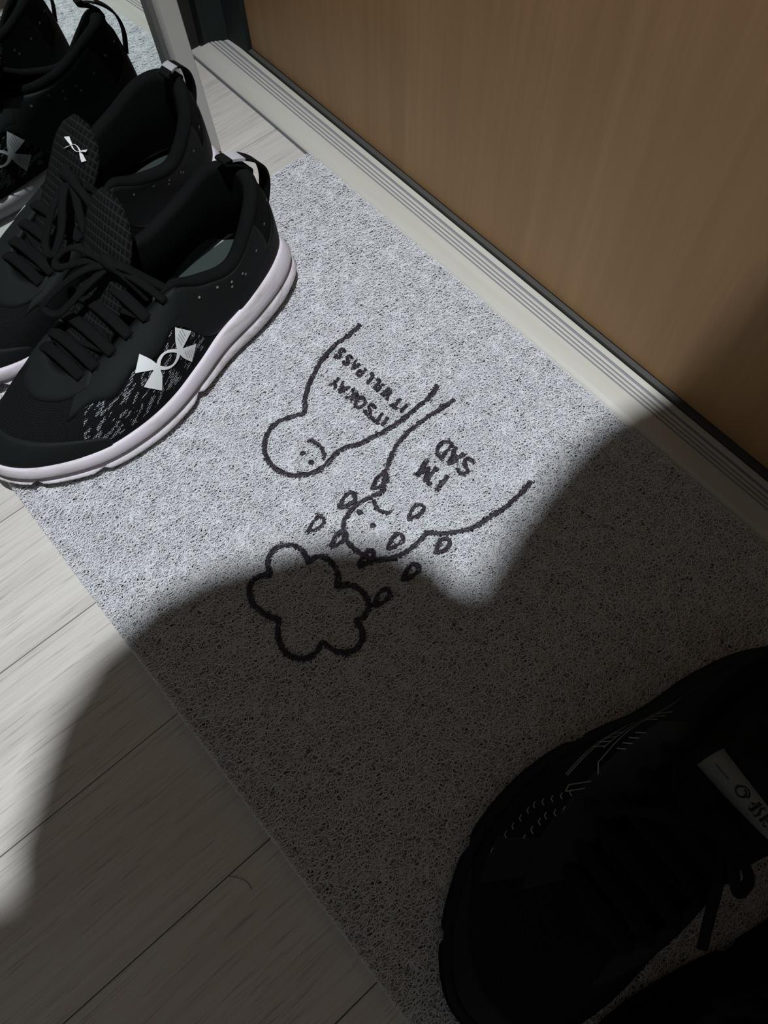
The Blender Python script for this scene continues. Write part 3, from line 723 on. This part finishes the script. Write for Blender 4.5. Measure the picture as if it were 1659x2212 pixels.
            hooks = []
            for row in (0, 1):
                for q_ in range(11):
                    x = .006 - q_ * .0052 + (0 if q_ < 6 else .0012 * (q_ - 5)); y = -.003 + row * .009 + (q_ * .0006 if q_ < 6 else .0036 + .0030 * (q_ - 6))
                    hooks.append(f2([(x, y + .0022), (x - .0006, y), (x - .0024, y - .0002)]))
            add_lines('hook_marks', hooks, .00034, 8.2 * sg, .36, M_grey, .0011, 'two rows of small pale hook marks')
    # tongue
    kx = tongue_shift
    nf, ns = 16, 11; G = np.zeros((nf, ns, 3)); uvt = np.zeros((nf, ns, 2))
    for i, a in enumerate(np.linspace(0, 1, nf)):
        half = (.021 + .007 * a) * math.sqrt(1 - .86 * max(0, (a - .78) / .22) ** 2)
        f0 = (.214 if ua else .203) - (.104 if ua else .096) * a; z0_ = .057 + .046 * a + (.044 if ua else .036) * max(0, a - .35) ** 1.2; sx = -.008 + kx * a ** 1.6
        for j, b_ in enumerate(np.linspace(-1, 1, ns)):
            G[i, j] = (sx + half * b_, f0 - .003 * b_ * b_, z0_ - .0052 * b_ * b_ + .0016 * math.sin(a * 9) * (1 - b_ * b_)); uvt[i, j] = (half * b_ * 1.3, a * .11)
    V, F = slab(G, .0045); uu = np.concatenate([uvt.reshape(-1, 2)] * 2)
    if S.side > 0: pass
    S.mesh('tongue', V, F, M_tongue if ua else M_knit_plain, root, True, uu); tongue = root.children[-1] if root.children else None
    def on_tongue(a, b_, up=.0008):
        i = a * (nf - 1); j = (b_ + 1) / 2 * (ns - 1); i0, j0 = min(int(i), nf - 2), min(int(j), ns - 2); u, w_ = i - i0, j - j0
        P = G[i0, j0] * (1 - u) * (1 - w_) + G[i0 + 1, j0] * u * (1 - w_) + G[i0, j0 + 1] * (1 - u) * w_ + G[i0 + 1, j0 + 1] * u * w_
        return P + np.array([0, -.3, .95]) * up
    def tongue_strip(nm, lines, hw, mat, up=.0012, lab=None):
        mb = MB()
        for L in lines:
            P = np.array([on_tongue(a, b_, up) for a, b_ in L]); T = np.gradient(P, axis=0); W = np.cross(T, (0, -.3, .95)); W /= np.linalg.norm(W, axis=1)[:, None] + 1e-9
            hw_ = np.broadcast_to(np.asarray(hw, float), (len(P),))[:, None]
            V = np.stack([P + W * hw_, P - W * hw_], 1).reshape(-1, 3); mb.add(S.loc(V), grid_faces(len(P), 2))
        o = mb.build(nm, mat, root, True)
        if lab: o['label'] = lab
    if tongue_logo:
        (c1, w1), (c2, w2) = logo_arcs(1.0)
        lines = [[(.84 + y * .055, x * .42 - .25) for x, y in c1], [(.84 + y * .055, x * .42 - .25) for x, y in c2]]
        tongue_strip('tongue_logo', lines, w1 * .010, M_logo, .0014, 'small white logo of two interlocking arcs')
    if not ua:
        # grey label across the top of the tongue: slit, swirl mark and the printed word
        a0 = .80
        g = np.array([[on_tongue(a0 + da * (.085 + .02 * b_), b_ * .86, .0009) for da in (-.62, -.2, .2, .62)] for b_ in np.linspace(-1, 1, 15)])
        V, F = slab(g, .0006); S.mesh('tongue_label', V, F, M_graylabel, root)
        def seg(L): return [(a0 + y * .0125 * 4.2, b_) for b_, y in L]
        dirx = -side                       # reads the right way round on either foot
        txt = []
        x = 0.0
        LET = {'a': [[(.8, 1), (.8, 0)], [(.8, .5), (.4, 1), (0, .5), (.4, 0), (.8, .5)]], 's': [[(.8, .9), (.3, 1), (.1, .75), (.7, .3), (.5, 0), (0, .1)]],
               'i': [[(.3, 0), (.3, 1)], [(.3, 1.35), (.3, 1.5)]], 'c': [[(.8, .85), (.4, 1), (0, .5), (.4, 0), (.8, .15)]]}
        for ch in 'asics':
            for st in LET[ch]: txt.append(seg([((.12 + (x + px_ * .85) * .115) * dirx * -1 * -1, (py_ - .5) * 1.0) for px_, py_ in st]))
            x += .7 if ch == 'i' else 1.15
        sw = [(-.12 + .13 * math.cos(th) * (1 - th / 16), .55 * math.sin(th) * (1 - th / 16)) for th in np.linspace(0, 8.2, 26)]
        txt.append(seg([(b_ * dirx, y) for b_, y in sw])); 
        tongue_strip('label_print', txt, .00075, M_blackprint, .0024, 'black swirl mark and short word')
        tongue_strip('lace_slit', [seg([(-.70 * dirx, 0), (-.40 * dirx, 0)])], .0009, M_blackprint, .0014)
    # laces: crossing rows then a knot with two bows and two loose ends
    rows = [5.35, 6.05, 6.75, 7.45, 8.15, 8.8]
    def eye(t, sgn): return S.on(np.array(t * sgn), np.array(.93), .002)
    for q, t in enumerate(rows):
        for sgn in (1, -1):
            P = eye(t, sgn); 
            a = np.linspace(0, 2 * math.pi, 9)[:-1]
            D = S.stick2(np.c_[np.cos(a), np.sin(a)] * .0021, t * sgn, .93, 0, .0016)
            S.mesh('eyelet', D, [tuple(range(8))], M_hole, root)
    def lace(P, r=.0027, per=10):
        C = catmull(P, per); V, F = tube(C, r, 8, .45); S.mesh('lace', V, F, M_lace, root)
    for q in range(1, len(rows)):                 # flat bars straight across the throat
        A, B = eye(rows[q], 1), eye(rows[q], -1); M1 = A * .68 + B * .32; M2 = A * .32 + B * .68; zt = max(A[2], B[2])
        M1[2] = zt + .0050; M2[2] = zt + .0050; C = catmull([A, M1, M2, B], 8); V, F = tube(C, .0046, 10, .28); S.mesh('lace', V, F, M_lace, root)
        if q > 1:                                  # the crossing run underneath
            A2 = eye(rows[q - 1], -1 if q % 2 else 1); B2 = eye(rows[q], 1 if q % 2 else -1); Mx = (A2 + B2) / 2; Mx[2] = zt + .0015; lace([A2, Mx, B2], .0030)
    K = np.array([-.013, .1435, .1035])
    for sgn in (1, -1):
        A = eye(rows[0], sgn); M1 = (A + K) / 2 + np.array([0, 0, .004]); lace([A, M1, K], .0034)
    if ua:
        w1 = -1 if side > 0 else 1                # the right shoe's bow flops the other way
        lace([K, K + (-.014, .004, .006), K + (-.034 * bow, .008, .000), K + (-.046 * bow, .018, -.012), K + (-.036 * bow, .022, -.010), K + (-.014, .008, .001), K], .0034)
        lace([K, K + (-.008, .014, .002), K + (-.022, .034, -.011), K + (-.026, .050, -.020), K + (-.012, .046, -.020), K + (-.002, .020, -.004), K], .0034)
        lace([K, K + (.010, -.004, .003), K + (.022, -.012, -.007), K + (.031, -.018, -.015), K + (.037, -.022, -.0215)], .0038)
        lace([K, K + (.009, -.001, .001), K + (.020, -.004, -.009), K + (.029, -.006, -.0185)], .0040)
    else:
        lace([K, K + (.012, .008, .006), K + (.026, .004, .000), K + (.030, -.008, -.006), K + (.018, -.008, .000), K], .0028)
        lace([K, K + (-.012, .010, .006), K + (-.022, .014, -.002), K + (-.020, .004, -.002), K], .0028)
        lace([K, K + (.014, .012, .002), K + (.030, .026, -.016), K + (.044, .040, -.032)], .0028)
        lace([K, K + (-.012, .016, .000), K + (-.024, .030, -.012), K + (-.034, .040, -.024)], .0028)
    V, F = tube(catmull([K + (-.007, .002, 0), K + (-.003, 0, .003), K + (.003, 0, .003), K + (.007, -.002, 0)], 4), .0052, 10, .8); S.mesh('lace_knot', V, F, M_lace, root)
    # heel pull loop: ribbon standing above the collar
    path = catmull([(.004, .0110, .080), (.004, .0060, .096), (.004, .0070, .110), (.002, .0140, .1200), (-.002, .0240, .1260), (-.006, .0330, .1270), (-.006, .0335, .1245), (-.003, .0270, .1225), (.000, .0205, .1180), (.001, .0175, .1140), (.001, .0195, .1080)], 6)
    def ribbon(nm, P, hw, th, mat):
        T = np.gradient(P, axis=0); T /= np.linalg.norm(T, axis=1)[:, None]; Nn_ = np.cross(T, (1, 0, 0))
        V = []
        for i in range(len(P)):
            for a, b_ in ((-1, -1), (1, -1), (1, 1), (-1, 1)): V.append(P[i] + np.array([1, 0, 0]) * a * hw + Nn_[i] * b_ * th)
        F = []
        for i in range(len(P) - 1):
            for k_ in range(4): F.append((i * 4 + k_, i * 4 + (k_ + 1) % 4, i * 4 + 4 + (k_ + 1) % 4, i * 4 + 4 + k_))
        F += [(0, 3, 2, 1), tuple(len(V) - 4 + i for i in range(4))]
        S.mesh(nm, V, F, mat, root, False)
    ribbon('pull_loop', path, .0056, .0009, M_lace)
    if ua:
        i0 = 22; ribbon('loop_stripe', path[i0:i0 + 6], .0057, .0012, M_stripe); 
    return root

MT = .0085
build_shoe('running_shoe', -1, (-.4340, .2450, MT), math.radians(7), 'white', 'black knit running shoe with white sole, nearer the drawing, white arc logo facing the camera', 'black and white running shoes', blue=True, tongue_shift=-.036)
build_shoe('running_shoe', 1, (-.5530, .2650, MT), math.radians(-8), 'white', 'black knit running shoe with white sole standing right against the mirror', 'black and white running shoes', tongue_logo=True, tongue_shift=.014)
build_shoe('running_shoe', 1, (.0965, .2840, MT), math.radians(5), 'black', 'all-black running shoe with pale side stripes and grey tongue label, lying in shadow', 'all-black running shoes', (1.10, 1.035, 1.0))
build_shoe('running_shoe', -1, (.2175, .2620, MT), math.radians(-5), 'black', 'all-black running shoe on the right of its pair, mostly lost in the dark corner', 'all-black running shoes', (1.10, 1.035, 1.0))

# ================================================================== bits on the floor
P = [(-.5065, .2968, .0006), (-.5052, .2985, .0016), (-.5040, .3003, .0014), (-.5030, .3014, .0006)]
V, F = tube(catmull(P, 4), [.0005] + [.0011] * 10 + [.0007, .0004], 7, .8)
crumb = mk('crumb', V, F, M_hole); tag(crumb, 'tiny black crumb on the pale floor between mirror and threshold', 'crumb')
HX = HAIRS
for L, lab in HX:
    V, F = tube(catmull([(x, y, .0004 + .0003 * (i % 2)) for i, (x, y) in enumerate(L)], 6), .00016, 5)
    h = mk('hair_strand', V, F, M_hair_thin); tag(h, lab, 'hair', 'stray hairs on the floor')
# ================================================================== photographer, bent forward above the mat, throwing the shadow
M_skin, *_ = new_mat('skin', (.46, .28, .20), .55, .4)
M_hairm, *_ = new_mat('black_hair', (.012, .010, .009), .6, .4)
M_hood, *_ = new_mat('charcoal_hoodie', (.025, .026, .030), .9, .2)
M_trs, *_ = new_mat('dark_trousers', (.02, .022, .03), .9, .2)
M_phone, *_ = new_mat('phone_case', (.02, .02, .022), .3, .5)

def skin(name, nodes, edges, mat, parent, root_i=0, sub=2):
    me = bpy.data.meshes.new(name); me.from_pydata([n_[0] for n_ in nodes], edges, []); me.update()
    o = bpy.data.objects.new(name, me); COL.objects.link(o); o.parent = parent
    sm = o.modifiers.new('skin', 'SKIN'); sm.use_smooth_shade = True
    ss = o.modifiers.new('sub', 'SUBSURF'); ss.levels = sub; ss.render_levels = sub
    for i, n_ in enumerate(nodes):
        r_ = n_[1] if isinstance(n_[1], tuple) else (n_[1], n_[1])
        me.skin_vertices[0].data[i].radius = r_
        me.skin_vertices[0].data[i].use_root = (i == root_i)
    me.materials.append(mat)
    return o
person = empty('person', (0, 0, 0)); tag(person, 'person in dark hoodie bending over the doormat with a phone', 'person')
HC = np.array([-.082, .0180, .790])      # head centre
# body: trunk, neck, head, arms with fingers, legs (one surface)
N_, E_ = [], []
def node(p, r, par=None):
    N_.append((tuple(float(q) for q in p), r)); i = len(N_) - 1
    if par is not None: E_.append((par, i))
    return i
pel = node((.48, .02, .90), .058); wst = node((.36, .02, .94), .085, pel); chs = node((.19, .02, .955), .12, wst); upc = node((.07, .02, .945), .095, chs)
nk = node((.000, .022, .910), .055, upc); nk2 = node((-.030, .022, .875), .055, nk)
h1 = node((-.055, .022, .835), .072, nk2); h2 = node(tuple(HC), .078, h1); h3 = node((-.094, .022, .735), .060, h2); h4 = node((-.100, .022, .700), .035, h3)
def hand(wrist, sy, par):
    w_ = np.array(wrist); palm = node(w_ + (-.030, -sy * .012, -.008), (.014, .024), par); pk = node(w_ + (-.060, -sy * .020, -.010), (.011, .030), palm)
    for q, (dy, L) in enumerate(((.022, .9), (.008, 1.0), (-.007, .95), (-.020, .75))):
        a = node(w_ + (-.075, -sy * .018 + dy, -.010), .0085, pk); b_ = node(w_ + (-.075 - .028 * L, -sy * .022 + dy, -.016), .008, a); node(w_ + (-.075 - .040 * L, -sy * .026 + dy, -.034 * L), .007, b_)
    t1 = node(w_ + (-.040, -sy * .040, .010), .011, palm); node(w_ + (-.062, -sy * .052, .014), .009, t1)
for sy in (1, -1):
    sh = node((-.035 if sy > 0 else -.078, .025 + sy * .185, .905), .062, upc); el = node((-.045 if sy > 0 else .04, .02 + sy * .285, .720), .045, sh); wr_ = node((.100, .02 + sy * .085, .580), .027, el)
    hand((.100, .02 + sy * .085, .580), sy, wr_)
for sy in (1, -1):
    hp = node((.53, .02 + sy * .080, .77), .056, pel); kn_ = node((.50, .02 + sy * .12, .46), .046, hp); an = node((.60, .02 + sy * .12, .085), .032, kn_); node((.50, .02 + sy * .13, .035), .030, an)
body = skin('body', N_, E_, M_skin, person)
# clothes follow the same joints, a little fatter
def sub_nodes(idx, grow):
    mp = {a: i for i, a in enumerate(idx)}
    nn = [(N_[a][0], (max(N_[a][1]) if isinstance(N_[a][1], tuple) else N_[a][1]) + grow) for a in idx]
    return nn, [(mp[a], mp[b_]) for a, b_ in E_ if a in mp and b_ in mp]
arms = []
idx = {tuple(round(q, 3) for q in N_[i][0]): i for i in range(len(N_))}
top_idx = [wst, chs, upc, nk] + [i for i in range(len(N_)) if N_[i][1] in (.062, .045, .027)]
nn, ee = sub_nodes(top_idx, .014); nn.append(((.47, .02, .905), .122)); ee.append((0, len(nn) - 1)); hood = skin('hoodie', nn, ee, M_hood, person)
# trousers: waist, hips and two legs
tn = [((.430, .02, .925), .112), ((.475, .02, .905), .128), ((.525, .02, .855), .135), ((.540, .02, .80), .130)]; te = [(0, 1), (1, 2), (2, 3)]
for sy in (1, -1):
    b_ = len(tn); tn += [((.530, .02 + sy * .088, .690), .100), ((.505, .02 + sy * .12, .46), .072), ((.59, .02 + sy * .12, .105), .056)]
    te += [(3, b_), (b_, b_ + 1), (b_ + 1, b_ + 2)]
trs = skin('trousers', tn, te, M_trs, person, 3)
# hair cap on the back and top of the head, facing up
V, F = [], []
for i in range(13):
    th = i / 12 * 1.75
    for j in range(24):
        a = j / 24 * 2 * math.pi; rr = 1 + .03 * math.sin(a * 5 + i)
        V.append((HC[0] + .004 + .0965 * rr * math.sin(th) * math.cos(a), HC[1] + .117 * rr * math.sin(th) * math.sin(a), HC[2] + .012 + .098 * math.cos(th)))
F = grid_faces(13, 24); F = [f for f in F] + [(i * 24 + 23, (i + 1) * 24 + 23, (i + 1) * 24, i * 24) for i in range(12)]
hair = mk('hair', V, F, M_hairm, person)
# face details: nose, eyes, ears
nb = MB()
V, F = tube([(-.158, .022, .780), (-.170, .022, .760), (-.160, .022, .750)], [.006, .010, .008], 8); nb.add(V, F)
nb.build('nose', M_skin, person, True)
for sy in (1, -1):
    V, F = tube([(-.150, .028 + sy * .026, .787), (-.156, .028 + sy * .026, .786)], [.010, .006], 8); mk('eye', V, F, M_hole, person)
    V, F = tube([(-.070, .027 + sy * .090, .805), (-.078, .027 + sy * .100, .790), (-.078, .027 + sy * .090, .770)], [.010, .013, .008], 8); mk('ear', V, F, M_skin, person)
# phone held flat behind the lens
ph = MB().box(-.0375, .0375, -.115, .040, .004, .012).build('phone', M_phone); bevel(ph, .004, 3)
pm = cam.matrix_world.copy()
ph.matrix_world = pm; tag(ph, 'black phone held flat in both hands above the doormat', 'phone')
